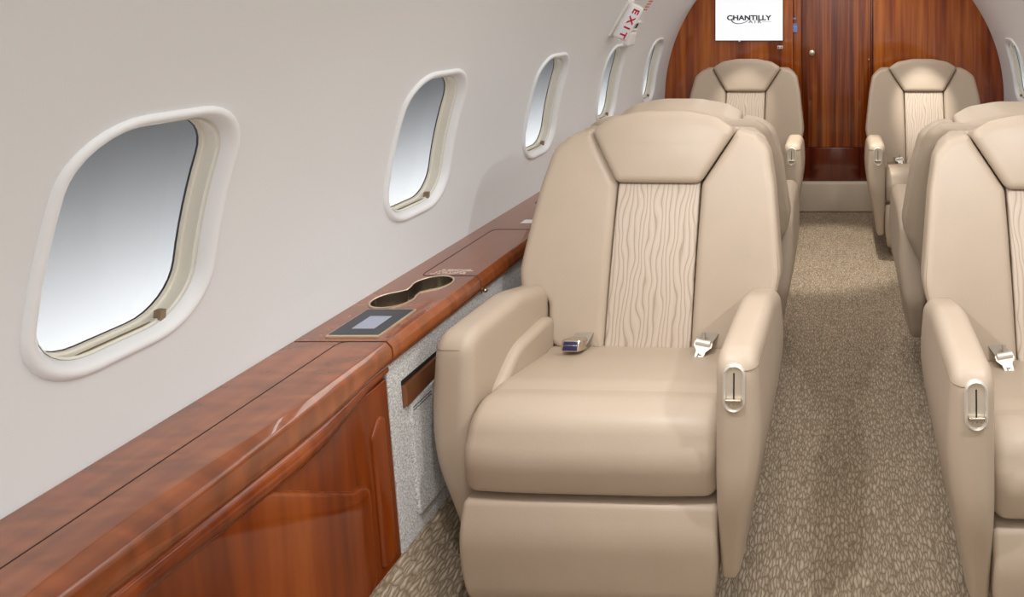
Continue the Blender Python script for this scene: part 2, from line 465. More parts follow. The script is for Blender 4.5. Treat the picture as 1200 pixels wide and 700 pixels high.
prof = [(0.0, 0.006), (0.008, 0.006), (0.009, 0.012), (0.019, 0.018), (0.021, 0.026), (0.018, 0.033), (0.008, 0.036), (0.001, 0.0362)]
rings = []
for r, d in prof: rings.append([(-0.146 + r * math.cos(2 * PI * q / 24), YB - 0.022 - d, 1.025 + r * math.sin(2 * PI * q / 24)) for q in range(24)])
mb.loft(rings); tag(mb.build('door_knob', M['nickel'], dr), label='round nickel door knob')
mb = MB()
for z in (0.72, 0.98): mb.rbox((0.222, YB - 0.028, z), (0.008, 0.010, 0.014), 0.003)
mb.build('strike', M['nickel'], dr)
mb = MB(); mb.rbox((0.0, YB - 0.03, 0.095), (1.3, 0.08, 0.19), 0.012)
tag(mb.build('trim_3', M['stepcarpet']), kind='structure')

# ------------------------------------------------------------------ seats
def lean(z): return 0.08 + 0.17 * (z - 0.42) / 0.58 - 0.010 * math.sin(PI * max(0, min(1, (z - 0.42) / 0.5)))
def backdef(x, y, z):
    return (x, y + lean(z) - 0.55 * max(0.0, abs(x) - 0.12) ** 2, z)

def make_seat(a):
    """a = +1 / -1: side of the aisle arm, seat faces -y"""
    root = empty('aircraft_seat', (0, 0, 0))
    L = M['leather']
    # cushion
    prof = rpoly([(0.13, 0.405, .02), (-0.165, 0.4615, .12), (-0.205, 0.4605, .02), (-0.245, 0.468, .06), (-0.293, 0.445, .06), (-0.322, 0.375, .08), (-0.302, 0.292, .03), (-0.22, 0.285, .03), (0.13, 0.29, .02)], maxlen=0.02)
    mb = MB()
    def cd(x, y, z):
        f = 0.7 * sstep(0.10, 0.265, abs(x))
        dz = -0.010 * f * f if z > 0.40 and y < 0.05 else 0
        return (x, y + 0.010 * f * f * (1 if y < -0.2 else 0), z + dz)
    # wider grid across so the crown reads
    N = normals(prof if area(prof) > 0 else prof[::-1]); Pp = prof if area(prof) > 0 else prof[::-1]
    rings = []
    hw, r = 0.265, 0.028
    xs = []
    for i in range(7, -1, -1):
        th = PI / 2 * i / 7; xs.append((-(hw - r * (1 - math.sin(th))), r * (1 - math.cos(th))))
    for q in range(1, 16): xs.append((-(hw - r) + 2 * (hw - r) * q / 16, 0.0))
    for i in range(0, 8):
        th = PI / 2 * i / 7; xs.append((hw - r * (1 - math.sin(th)), r * (1 - math.cos(th))))
    for x, ins in xs: rings.append([cd(x, p[0] + n[0] * ins, p[1] + n[1] * ins) for p, n in zip(Pp, N)])
    mb.loft(rings); mb.build('seat_cushion', L, root, angle=60)
    # leg rest below the cushion
    prof = rpoly([(-0.245, 0.278, .012), (-0.300, 0.281, .014), (-0.320, 0.22, .15), (-0.306, 0.09, .1), (-0.280, 0.048, .02), (-0.235, 0.055, .02)], maxlen=0.02)
    mb = MB(); mb.slab(prof, -0.266, 0.266, 0.014, axis='x', deform=lambda x, y, z: (x * (1 - 0.05 * sstep(0.17, 0.04, z)), y, z)); mb.build('leg_rest', L, root, angle=60)
    # arms
    for sgn, inner, th, y0, aisle in ((a, 0.266, 0.084, -0.330, True), (-a, 0.266, 0.084, -0.270, False)):
        prof = rpoly([(y0, 0.606, .045), (-0.04, 0.604, .2), (0.105, 0.566, .045), (0.15, 0.32, .1), (0.06, 0.15, .12), (y0 + 0.10, 0.105, .03), (y0 + 0.052, 0.112, .025), (y0 - 0.006, 0.33, .35)], maxlen=0.025)
        def ad(x, y, z, sgn=sgn, inner=inner, th=th):
            u = (x - inner) / th                       # 0 inner face, 1 outer face
            k = 1 - 0.52 * sstep(0.46, 0.08, z) ** 1.2
            fl = 0.006 * sstep(0.60, 0.45, z) * sstep(0.25, 0.45, z) * u
            return (sgn * (inner + th * u * k + fl), y, z)
        mb = MB(); mb.slab(prof, inner, inner + th, 0.026, 0.030, axis='x', seg=6, crown1=0.004, deform=ad)
        arm = mb.build('armrest', L, root, angle=60)
        # sewn seam across the front and down the inner edge
        path = []
        zt = 0.574
        def fy(z):                                     # front face of the arm at height z
            c = [q for q in prof if q[0] < y0 + 0.09]
            c = sorted(c, key=lambda q: q[1])
            for p, q in zip(c, c[1:]):
                if p[1] <= z <= q[1]: return p[0] + (q[0] - p[0]) * (z - p[1]) / max(1e-6, q[1] - p[1])
            return y0
        for z in [0.30 + (zt - 0.012 - 0.30) * q / 14 for q in range(15)]:
            path.append(ad(inner + 0.014, fy(z) + 0.0055, z))
        for q in range(1, 6):
            th2 = PI / 2 * q / 5
            path.append(ad(inner + 0.014 + 0.012 * (1 - math.cos(th2)), fy(zt) + 0.0035 - 0.0025 * q / 5, zt - 0.012 + 0.012 * math.sin(th2)))
        for q in range(1, 9):
            path.append(ad(inner + 0.026 + (th - 0.026 - 0.028) * q / 8, fy(zt) + 0.0004, zt))
        for q in range(1, 6):
            al = PI / 2 * q / 5
            path.append(ad(inner + th - 0.028 + 0.0282 * math.sin(al), fy(zt) + 0.028 * (1 - math.cos(al)), zt))
        for q in range(1, 9): path.append(ad(inner + th, fy(zt) + 0.028 + 0.035 * q, zt - 0.0012 * q))
        mb = MB(); mb.tube(path, 0.0013, 6); mb.build('seam', M['seam'], arm)
        # inner side pad
        prof2 = rpoly([(-0.20, 0.38, .02), (-0.19, 0.44, .06), (-0.10, 0.502, .12), (0.05, 0.500, .05), (0.09, 0.49, .03), (0.09, 0.38, .02)], maxlen=0.025)
        mb = MB(); mb.slab(prof2, inner - 0.022, inner + 0.012, 0.016, 0.004, axis='x', deform=lambda x, y, z, s=sgn: (s * x, y, z))
        mb.build('side_pad', L, root, angle=60)
        if aisle:
            # recline control let into the arm's front face
            zc = 0.541
            ya = fy(zc); yb2 = fy(zc - 0.05); sl = (fy(zc + 0.03) - fy(zc - 0.03)) / 0.06
            cx = sgn * (inner + th * 0.47)
            def put(x, z, d): return (cx + x, ya + sl * z - d, zc + z)
            # bezel ring
            out = rrect(0.0225, 0.047, 0.0224, 8, 4); inn = rrect(0.0165, 0.041, 0.0164, 8, 4); mid = rrect(0.0195, 0.044, 0.0194, 8, 4)
            mb = MB(); mb.loft([[put(p, q, -0.006) for p, q in out], [put(p, q, 0.002) for p, q in out], [put(p, q, 0.0045) for p, q in mid], [put(p, q, 0.002) for p, q in inn], [put(p, q, -0.006) for p, q in inn]], False, False)
            rc = mb.build('recline_control', M['ring'], root); rc['label'] = 'oval metal recline control on the aisle arm'
            mb = MB(); mb.loft([[put(p * k2, q * k2, 0.0006) for p, q in inn] for k2 in (1.02, 0.6, 0.1)], False, True)
            mb.build('face_plate', M['faceplate'], rc)
            mb = MB(); mb.slab(rpoly([(-0.0014, -0.020, 0), (0.0014, -0.020, 0), (0.0014, 0.030, 0), (-0.0014, 0.030, 0)]), 0.0002, 0.0014, 0.0001, axis='y', deform=lambda x, y, z: put(x, z, y))
            mb.build('slot', M['black'], rc)
            mb = MB(); mb.slab(rpoly([(-0.0155, -0.026, .002), (0.0155, -0.026, .002), (0.0155, -0.018, .002), (-0.0155, -0.018, .002)]), 0.0005, 0.010, 0.002, axis='y', deform=lambda x, y, z: put(x, z, y))
            for q in (-0.008, 0, 0.008): mb.slab(rpoly([(q - .0014, -0.030, .0005), (q + .0014, -0.030, .0005), (q + .0014, -0.026, .0005), (q - .0014, -0.026, .0005)]), 0.0005, 0.006, 0.0005, axis='y', deform=lambda x, y, z: put(x, z, y))
            mb.build('lever', M['nickel'], rc)
    # back: two bolsters, pleated centre, head pillow, rear shell
    ol = [(0.1145, 0.405, .01), (0.258, 0.405, .05), (0.268, 0.530, .022), (0.337, 0.536, .032), (0.350, 0.60, .12), (0.324, 0.81, .25), (0.304, 0.905, .055), (0.262, 0.941, .06), (0.209, 0.953, .012), (0.1185, 0.8135, .03)]
    for s in (1, -1):
        mb = MB(); mb.slab(rpoly([(s * x, z, r) for x, z, r in ol], maxlen=0.016), 0.0, 0.085, 0.020, 0.02, crown0=0.006, axis='y', seg=6, deform=backdef)
        b = mb.build('back_bolster', L, root, angle=60)
        # sewn edge line of the wing
        e = rpoly([(s * x, z, r) for x, z, r in ol], maxlen=0.012); e = e if area(e) > 0 else e[::-1]; nn = normals(e)
        pth = [(p[0] + q[0] * 0.0062, p[1] + q[1] * 0.0062) for p, q in zip(e, nn) if s * p[0] > 0.255 and p[1] > 0.55 and p[1] < 0.895]
        pth.sort(key=lambda p: p[1])
        mb = MB(); mb.tube([backdef(x, 0.0058, z) for x, z in pth], 0.0012, 6); mb.build('seam', M['seam'], b)
    mb = MB(); mb.slab(rpoly([(-0.1135, 0.405, .008), (0.1135, 0.405, .008), (0.1135, 0.815, .006), (-0.1135, 0.815, .006)], maxlen=0.02), 0.005, 0.07, 0.008, crown0=0.006, axis='y', deform=backdef)
    tag(mb.build('back_panel', M['pleat'], root, angle=60), label='pleated wavy cloth centre panel')
    mb = MB(); mb.slab(rpoly([(-0.116, 0.8155, .028), (0.116, 0.8155, .028), (0.2065, 0.955, .02), (0.150, 0.990, .08), (0.06, 1.007, .2), (-0.06, 1.007, .2), (-0.150, 0.990, .08), (-0.2065, 0.955, .02)], maxlen=0.016), -0.018, 0.135, 0.024, 0.03, crown0=0.010, crown1=0.012, axis='y', seg=7,
                       deform=lambda x, y, z: (x, y + lean(z) * (1 if y < 0.05 else 1 - 0.12 * sstep(0.05, 0.135, y)) + 0.05 * max(0, z - 0.93), z - 0.24 * max(0.0, y) * sstep(0.90, 1.0, z)))
    mb.build('headrest', L, root, angle=60)
    sh = [(0.235, 0.22, .06), (0.262, 0.40, .1), (0.340, 0.555, .06), (0.340, 0.62, .1), (0.314, 0.82, .2), (0.288, 0.92, .05), (0.245, 0.950, .03)]
    mb = MB(); mb.slab(rpoly(sh + [(-x, z, r) for x, z, r in sh[::-1]], maxlen=0.02), 0.078, 0.128, 0.004, 0.028, crown1=0.012, axis='y', deform=backdef)
    mb.build('back_shell', M['shell'], root, angle=60)
    # pedestal
    mb = MB(); mb.rbox((0, -0.02, 0.145), (0.40, 0.34, 0.288), 0.03, 4)
    mb.build('seat_base', M['gapdark'], root)
    mb = MB(); mb.rbox((0, -0.02, 0.02), (0.46, 0.50, 0.04), 0.01, 3)
    mb.build('floor_plate', M['steel'], root)
    # belt
    zt = lambda y: 0.4615 - (y + 0.165) * (0.0565 / 0.295)
    bx, by = -a * 0.168, 0.028
    R1 = Matrix.Rotation(math.radians(-20), 3, 'X') @ Matrix.Rotation(math.radians(0), 3, 'Z')
    mb = MB(); mb.rbox((bx, by, zt(by) + 0.020), (0.050, 0.052, 0.030), 0.007, 3, R1)
    bk = mb.build('belt_buckle', M['nickel'], root); bk['label'] = 'metal belt buckle with dark blue button'
    mb = MB(); mb.rbox(Vector((bx, by, zt(by) + 0.020)) + R1 @ Vector((0, -0.0245, -0.001)), (0.037, 0.006, 0.021), 0.002, 2, R1); mb.build('button', M['navy_btn'], bk)
    mb = MB(); mb.rbox(Vector((bx, by, zt(by) + 0.020)) + R1 @ Vector((0, -0.0262, 0.0005)), (0.036, 0.005, 0.002), 0.0008, 1, R1); mb.build('button_lip', M['nickel'], bk)
    mb = MB(); mb.rbox((bx + 0.004, by + 0.045, zt(by) + 0.020), (0.046, 0.06, 0.004), 0.0015, 2, Matrix.Rotation(math.radians(12), 3, 'X')); mb.build('strap', M['belt'], bk)
    bx, by = a * 0.158, 0.030
    R1 = Matrix.Rotation(math.radians(38), 3, 'X') @ Matrix.Rotation(a * math.radians(-10), 3, 'Z')
    base = Vector((bx, by, zt(by) + 0.016))
    mb = MB()
    shp = rpoly([(-0.011, -0.034, .002), (0.011, -0.034, .002), (0.013, -0.008, .004), (0.024, 0.004, .005), (0.024, 0.018, .006), (-0.024, 0.018, .006), (-0.024, 0.004, .005), (-0.013, -0.008, .004)])
    mb.slab(shp, -0.0016, 0.0016, 0.0008, axis='z', deform=lambda x, y, z: base + R1 @ Vector((x, y, z)))
    mb.tube([base + R1 @ Vector((x, 0.012, 0.004)) for x in (-0.019, -0.01, 0.01, 0.019)], 0.0075, 10)
    tg = mb.build('belt_tongue', M['beltmetal'], root); tg['label'] = 'bare metal belt tongue'
    mb = MB(); mb.rbox(base + R1 @ Vector((0, -0.018, 0.0017)), (0.009, 0.003, 0.001), 0.0003, 1, R1); mb.rbox(base + R1 @ Vector((0, -0.025, 0.0017)), (0.009, 0.003, 0.001), 0.0003, 1, R1); mb.rbox(base + R1 @ Vector((-0.004, -0.020, 0.0017)), (0.0025, 0.012, 0.001), 0.0003, 1, R1)
    mb.build('slot', M['labelink'], tg)
    mb = MB(); mb.rbox(base + Vector((a * 0.006, 0.040, 0.006)), (0.040, 0.055, 0.004), 0.0015, 2, Matrix.Rotation(math.radians(18), 3, 'X') @ Matrix.Rotation(a * math.radians(-20), 3, 'Z'))
    mb.tube([base + Vector((0, 0.012, 0.004)), base + Vector((0, 0.020, 0.020)), base + Vector((0, 0.024, 0.028))], 0.005, 8)
    mb.build('strap', M['belt'], tg)
    return root

SEATGROUP = 'beige leather cabin seats'
sa = make_seat(1); sb = make_seat(-1)
def place(src, first, x, y, deg, label):
    o = src if first else copy_tree(src)
    o.location = (x, y, 0); o.rotation_euler = (0, 0, math.radians(deg)); o['label'] = label; o['category'] = 'seat'; o['group'] = SEATGROUP
    return o
place(sa, True, -0.494, 1.70, -2.0, 'large beige leather seat beside the cup holders, seen whole in front')
place(sb, True, 0.575, 1.63, 0, 'beige leather seat cut by the right edge, its recline control facing the aisle')
place(sb, False, -0.500, 2.490, 180, 'beige seat turned away behind the big front seat, only its back and headrest showing')
place(sa, False, 0.575, 2.420, 180, 'beige seat turned away on the right, backing onto the seat at the edge')
place(sa, False, -0.528, 3.865, 0, 'small distant beige seat under the white screen')
place(sb, False, 0.530, 3.865, 0, 'small distant beige seat right of the wooden door against plain wood')

# ------------------------------------------------------------------ side ledge, left
ledge = empty('side_ledge', (-0.98, 1.4, 0.6))
tag(ledge, 'glossy mahogany side ledge running along the wall under the windows', 'ledge')
def lp(mb, name, m, parent=ledge, angle=40, label=None):
    o = mb.build(name, m, parent, angle=angle)
    o.matrix_parent_inverse = Matrix.Translation(parent.location).inverted() if parent is ledge else Matrix.Identity(4)
    if label: o['label'] = label
    return o
ZL = 0.627
YS = 1.372                      # joint between table section and the rest
def bul(y): return sstep(1.37, 1.15, y) * (0.55 + 0.45 * sstep(0.55, 1.15, y))
def ledge_prof(y, near):
    b = bul(y) if near else 0.0
    zb = 0.578 - 0.018 * b; xo = -0.889
    b2 = math.sin(PI * max(0.0, min(1.0, (y - 0.56) / 0.64))) ** 2 if near else 0.0
    return rpoly([(-1.082, ZL - 0.05, 0), (-1.0885, ZL, 0), (xo - 0.012 - 0.024 * b2, ZL, 0.004), (xo - 0.001, ZL - 0.012, 0.012), (xo + 0.002, zb + 0.016, .02), (xo - 0.006, zb, .005), (xo - 0.03, zb + 0.002, 0)], seg=6, maxlen=10)
mb = MB(); mb.loft([[(x, y, z) for x, z in ledge_prof(y, False)] for y in [YS + 0.002 + (YB - 0.062 - YS) * q / 60 for q in range(61)]])
lp(mb, 'ledge_body', M['wood_ledge'], angle=30)
mb = MB(); mb.loft([[(x, y, z) for x, z in ledge_prof(y, True)] for y in [YF + 0.01 + 0.1 + (YS - 0.002 - YF - 0.11) * q / 60 for q in range(61)]])
lp(mb, 'table_section', M['wood_ledge'], angle=30)
# seams of the table leaf and of the storage lids: fine dark grooves on the top
def seam_line(name, pts, r=0.0011, m='gapdark'):
    mb = MB(); mb.tube(pts, r, 6); lp(mb, name, M[m])
XS = -0.993
seam_line('table_leaf_seam', [(XS, YF + 0.2, ZL), (XS, YS - 0.015, ZL), (XS + 0.004, YS - 0.004, ZL), (XS + 0.015, YS, ZL), (-0.905, YS, ZL)])
mb = MB()
# storage lids beyond the cup holders
XL = -1.04
def lid(y0, y1):
    path = [(-0.8865, y0, ZL - 0.045), (-0.8895, y0, ZL - 0.013), (-0.901, y0, ZL), (-0.915, y0, ZL), (XL + 0.012, y0, ZL), (XL + 0.003, y0 + 0.006, ZL), (XL, y0 + 0.02, ZL), (XL, y1 - 0.02, ZL), (XL + 0.003, y1 - 0.006, ZL), (XL + 0.012, y1, ZL), (-0.915, y1, ZL)]
    seam_line('lid_seam', path)
lid(1.715, 2.08); lid(2.36, 2.86)
# cup holders: figure of eight insert
def eight2(r, ya, yb, wst, n=24):
    out = []
    # near cup (centre ya) from its right shoulder round the near side to its left shoulder
    for k2 in range(n + 1):
        th = math.radians(42 + (360 - 84) * k2 / n)          # measured from +y
        out.append((r * math.sin(th), ya + r * math.cos(th)))
    mid = (ya + yb) / 2
    out.append((-wst, mid))
    for k2 in range(n + 1):
        th = math.radians(222 + (360 - 84) * k2 / n)
        out.append((r * math.sin(th), yb + r * math.cos(th)))
    out.append((wst, mid))
    return out
CX, CY, CH, CA = -0.998, 1.618, 0.051, math.radians(-20)
def eloop(r, w, z): return [(CX + p * math.cos(CA) - q * math.sin(CA), CY + p * math.sin(CA) + q * math.cos(CA), z) for p, q in eight2(r, -CH, CH, w)]
mb = MB(); mb.loft([eloop(0.0475, 0.0235, ZL - 0.002), eloop(0.0470, 0.023, ZL + 0.0022), eloop(0.0445, 0.021, ZL + 0.0028), eloop(0.0430, 0.0195, ZL + 0.0012)], False, False)
cup = lp(mb, 'cup_holder', M['champagne'], label='double round metal cup holder')
mb = MB(); mb.loft([eloop(0.0430, 0.0195, ZL + 0.0012), eloop(0.0420, 0.0188, ZL - 0.012), eloop(0.0415, 0.0184, ZL - 0.043)], False, True)
o = mb.build('cup_well', M['wellsteel'], ledge); o.matrix_parent_inverse = Matrix.Translation(ledge.location).inverted()
mbc = MB(); mbc.loft([eloop(0.0450, 0.0215, ZL - 0.045), eloop(0.0450, 0.0215, ZL + 0.03)])
cut = mbc.build('cutter', M['steel'], smooth=False)
body = bpy.data.objects['ledge_body']
bm_ = body.modifiers.new('cut', 'BOOLEAN'); bm_.object = cut; bm_.solver = 'EXACT'
cut.matrix_world = Matrix.Identity(4)
bpy.context.view_layer.update()
nm = bpy.data.meshes.new_from_object(body.evaluated_get(bpy.context.evaluated_depsgraph_get()))
body.modifiers.clear(); body.data = nm; nm.name = 'ledge_body'
bpy.data.objects.remove(cut)
# touch panel
mb = MB(); mb.rbox((-0.982, 1.452, ZL + 0.001), (0.110, 0.128, 0.006), 0.002, 2)
tp = lp(mb, 'touch_panel', M['champagne'], label='small touch control panel with pale display')
mb = MB(); mb.rbox((-0.982, 1.452, ZL + 0.0032), (0.103, 0.119, 0.003), 0.0006, 1); o = mb.build('glass_face', M['glassblack'], ledge); o.matrix_parent_inverse = Matrix.Translation(ledge.location).inverted()
mb = MB(); mb.rbox((-0.980, 1.447, ZL + 0.0047), (0.047, 0.058, 0.0012), 0.0003, 1); o = mb.build('display', M['lcd'], ledge); o.matrix_parent_inverse = Matrix.Translation(ledge.location).inverted()
# etched writing on the lid, too small to read: a few pale strokes
mb = MB()
for i in range(4):                                              # worn strokes, too small to read
    xx = -1.026 + 0.010 * random.random() + 0.004 * i
    while xx < -0.940 + 0.012 * random.random():
        w = random.uniform(0.0025, 0.0065)
        mb.rbox((xx + w / 2, 1.728 + 0.0085 * i + random.uniform(-.0012, .0012), ZL + 0.0003), (w, random.uniform(0.0035, 0.007), 0.0006), 0, 1); xx += w + random.choice((0.0008, 0.0012, 0.0012, 0.004))
lp(mb, 'etched_note', M['etch'], label='worn pale lettering on the lid')
mb = MB(); mb.rbox((-0.888, 1.735, ZL - 0.045), (0.010, 0.012, 0.010), 0.004, 3); lp(mb, 'latch', M['nickel'])
mb = MB(); mb.rbox((-0.955, 2.156, ZL + 0.001), (0.06, 0.035, 0.0012), 0.0004, 1)
tag(mb.build('paper_tag', M['white']), 'tiny white paper tag lying on the wooden side ledge behind the front seat', 'tag')

# wooden lower front of the table section
cab = empty('table_cabinet', (-0.89, 0.3, 0.195)); tag(cab, 'mahogany table cabinet front below the near part of the side ledge', 'cabinet')
def cp(mb, name, m, par=cab, angle=40, label=None):
    o = mb.build(name, m, par, angle=angle); o.matrix_parent_inverse = Matrix.Translation(cab.location if par is cab else side.location).inverted()
    if label: o['label'] = label
    return o
def face_x(z): return -0.902 + 0.034 * (0.58 - z) / 0.385     # lower side panels lean in towards their feet
def sidedef(x, y, z):
    return (x + face_x(z), y, z)
mb = MB()
pr = rpoly([(YF + 0.1, 0.197, 0), (1.371, 0.197, .006), (1.371, 0.5535, 0), (YF + 0.1, 0.5535, 0)], maxlen=0.06)
mb.slab(pr, -0.03, 0.0, 0.006, 0.004, axis='x', deform=sidedef); cp(mb, 'cabinet_front', M['wood_panel'])
mb = MB()
pr = rpoly([(-0.6, 0.203, .02), (1.292, 0.203, .03), (1.292, 0.40, .04), (1.25, 0.412, .03), (1.05, 0.556, .06), (0.8, 0.556, .2), (-0.6, 0.55, .02)], maxlen=0.04)
mb.slab(pr, -0.004, 0.011, 0.004, 0.010, axis='x', deform=sidedef); cp(mb, 'raised_panel', M['wood_panel'], label='raised field of the cabinet front')
mb = MB()
pr = rpoly([(1.312, 0.215, .012), (1.352, 0.215, .012), (1.352, 0.49, .02), (1.335, 0.50, .02), (1.312, 0.47, .02)], maxlen=0.04)
mb.slab(pr, -0.004, 0.006, 0.003, 0.006, axis='x', deform=sidedef); cp(mb, 'pilaster', M['wood_panel'])
# swept moulding under the table edge
mb = MB(); rings = []
for q in range(49):
    y = YF + 0.15 + (1.372 - YF - 0.15) * q / 48
    b = bul(y); zc2 = 0.573 - 0.024 * b; x0 = face_x(zc2)
    rr2 = 0.005 + 0.012 * b
    rings.append([(x0 + 0.001 + rr2 * math.cos(a), y, zc2 - 0.002 + (rr2 * 1.35) * math.sin(a)) for a in [2 * PI * k2 / 14 for k2 in range(14)]])
mb.loft(rings); cp(mb, 'moulding', M['wood_panel'], angle=60)

# grey cloth side panel with a pocket
side = empty('lower_sidewall', (-0.89, 2.9, 0.195)); tag(side, 'speckled grey cloth side panel with a copper-edged pocket, beside the front seat', 'panel')
mb = MB(); pr = rpoly([(1.373, 0.197, .004), (YB - 0.06, 0.197, 0), (YB - 0.06, 0.5735, 0), (1.373, 0.5735, 0)], maxlen=0.06)
mb.slab(pr, -0.03, 0.0, 0.003, 0.003, axis='x', deform=sidedef); cp(mb, 'panel_body', M['greycloth'], side)
mb = MB(); pr = rpoly([(1.425, 0.235, .012), (1.76, 0.235, .012), (1.76, 0.476, .004), (1.425, 0.476, .004)], maxlen=0.04)
mb.slab(pr, -0.002, 0.0075, 0.001, 0.005, axis='x', deform=sidedef); cp(mb, 'pocket', M['greycloth'], side)
mb = MB(); pr = rpoly([(1.412, 0.470, 0), (1.60, 0.500, 0), (1.73, 0.523, 0), (1.73, 0.526, 0), (1.412, 0.526, .002)], maxlen=0.03)
mb.slab(pr, -0.002, 0.0012, 0.0004, axis='x', deform=sidedef); cp(mb, 'pocket_mouth', M['black'], side)
mb = MB(); rings = []
for q in range(25):
    f = q / 24; y = 1.412 + 0.318 * f
    zt2 = 0.516 + 0.009 * f ** 1.4; zb2 = 0.473 + 0.047 * f ** 1.3
    xx = 0.004 + 0.006 * (1 - f)
    rings.append([sidedef(0.0, y, zb2), sidedef(xx, y, zb2), sidedef(xx + 0.002, y, (zt2 + zb2) / 2), sidedef(xx, y, zt2), sidedef(0.0, y, zt2)])
mb.loft(rings); cp(mb, 'pocket_trim', M['copper'], side, 30, 'copper coloured pocket trim')
mb = MB()
for j in range(2):
    for i in range(9):
        mb.slab([(1.432 + 0.0072 * i, 0.4585 - 0.006 * j), (1.4375 + 0.0072 * i, 0.4585 - 0.006 * j), (1.4375 + 0.0072 * i, 0.461 - 0.006 * j), (1.432 + 0.0072 * i, 0.461 - 0.006 * j)], 0.006, 0.0082, 0.0001, axis='x', deform=sidedef)
cp(mb, 'printed_note', M['labelink'], side, label='two tiny lines of print')

# plain ledge and panel of the right side, behind the seats
mb = MB(); mb.loft([[(-x, y, z) for x, z in ledge_prof(y, False)] for y in (YF + 0.1, 1.0, 3.2, YB - 0.06)])
tag(mb.build('trim_4', M['wood_ledge'], angle=30), kind='structure')
mb = MB(); pr = rpoly([(YF + 0.1, 0.197, 0), (YB - 0.06, 0.197, 0), (YB - 0.06, 0.585, 0), (YF + 0.1, 0.585, 0)], maxlen=0.08)
mb.slab(pr, -0.03, 0.0, 0.003, 0.003, axis='x', deform=lambda x, y, z: (-(x + face_x(z)), y, z))
tag(mb.build('trim_5', M['greycloth']), kind='structure')

# ------------------------------------------------------------------ things on the bulkhead
YP = YB - 0.055
scx0, scx1 = (839 - 978) * YP / 800, (917.5 - 978) * YP / 800
scz0 = CAMZ - (47.3 - 14) * YP / 800; scz1 = scz0 + 0.30
cxs, czs = (scx0 + scx1) / 2, (scz0 + scz1) / 2
scr = empty('wall_screen', (cxs, YP, czs)); tag(scr, 'white lit wall screen with a dark company logo on the wooden bulkhead', 'screen')
hwid = (scx1 - scx0) / 2
mb = MB(); mb.rbox((0, -0.008, 0), (2 * hwid + 0.008, 0.016, 0.308), 0.003, 2); mb.build('housing', M['frame_dark'], scr)
mb = MB(); mb.rbox((0, -0.0155, 0.0), (2 * hwid, 0.004, 0.30), 0.0008, 1); mb.build('display', M['screen'], scr)
px = YP / 800.0
def sp(x, y): return ((x - 978) * px - cxs, -0.0185, CAMZ - (y - 14) * px - czs)
lg = text_mesh('logo_name', 'CHANTILLY', 0.062, M['inknavy'], scr, frame(sp(878, 20.8), (1, 0, 0), (0, 0, 1)), bold=0.0022)
w = max(v.co.x for v in lg.data.vertices) - min(v.co.x for v in lg.data.vertices); want = 52 * px
c0 = Vector(sp(878, 20.8)); k2 = want / w
hgt = max(v.co.z for v in lg.data.vertices) - min(v.co.z for v in lg.data.vertices); kz = 6.0 * px / hgt
zc0 = (max(v.co.z for v in lg.data.vertices) + min(v.co.z for v in lg.data.vertices)) / 2
for v in lg.data.vertices: v.co.x = c0.x + (v.co.x - c0.x) * k2; v.co.z = c0.z + (v.co.z - zc0) * kz
lg2 = text_mesh('logo_word', 'A I R', 0.026, M['inkgrey'], scr, frame(sp(885, 25.6), (1, 0, 0), (0, 0, 1)), bold=0.0006, sx=1.5)
mb = MB(); a0, a1 = Vector(sp(893.5, 25.6)), Vector(sp(904, 25.6)); mb.rbox((a0 + a1) / 2, ((a1 - a0).length, 0.001, 0.0018), 0, 1); mb.build('logo_rule', M['inkgrey'], scr)
mb = MB(); rings = []
ctr = (868, 22.6)
for q in range(41):
    th = math.radians(-25 + 285 * q / 40)
    # tilted ellipse, brush thick at the lower left
    ex, ey = 9.8 * math.cos(th), 4.9 * math.sin(th)
    wd = 0.35 + 0.7 * math.sin(PI * q / 40) ** 1.5
    r2 = math.radians(-9)
    pts2 = []
    for kk in (1 - wd * 0.09, 1 + wd * 0.09):
        X, Y = ex * kk, ey * kk
        pts2.append(Vector(sp(ctr[0] + X * math.cos(r2) - Y * math.sin(r2), ctr[1] + X * math.sin(r2) + Y * math.cos(r2))))
    rings.append([pts2[0], pts2[1], pts2[1] + Vector((0, -0.0006, 0)), pts2[0] + Vector((0, -0.0006, 0))])
mb.loft(rings); mb.build('logo_swoosh', M['inkgrey'], scr)
mb = MB(); mb.rbox((sp(867, 48)[0], -0.014, sp(867, 48)[2]), (0.012, 0.014, 0.010), 0.003, 2); mb.build('sensor', M['white'], scr)
# blue socket, blue strip, white switch
YT = YB - 0.03
def bpt(x, y, yy): return ((x - 978) * yy / 800, yy, CAMZ - (y - 14) * yy / 800)
so = empty('wall_socket', bpt(930.8, 32.8, YT)); tag(so, 'blue wall socket plate on the wood strip left of the door', 'socket')
mb = MB(); mb.rbox((0, -0.004, 0), (0.040, 0.008, 0.056), 0.003, 2); mb.build('plate', M['blue'], so)
mb = MB(); mb.rbox((0, -0.008, 0.0215), (0.038, 0.004, 0.004), 0.001, 1)
for s in (-1, 1): mb.rbox((s * 0.008, -0.008, 0.0), (0.005, 0.003, 0.006), 0.001, 1)
mb.build('socket_hole', M['bluedark'], so)
mb = MB(); p = bpt(930.6, 21.8, YT); mb.rbox((p[0], p[1] - 0.003, p[2]), (0.030, 0.006, 0.010), 0.002, 2)
tag(mb.build('indicator_strip', M['blue']), 'short blue strip above the blue wall socket', 'indicator')
p = bpt(914.2, 55.4, YP); sw = empty('wall_switch', p); tag(sw, 'little white wall switch under the right corner of the screen', 'switch')
mb = MB(); mb.rbox((0, -0.003, 0), (0.034, 0.006, 0.020), 0.002, 2); mb.build('plate', M['white'], sw)
mb = MB()
for s in (-1, 1): mb.rbox((s * 0.008, -0.0065, 0), (0.010, 0.003, 0.011), 0.001, 1)
mb.build('rocker', M['inkgrey'], sw)

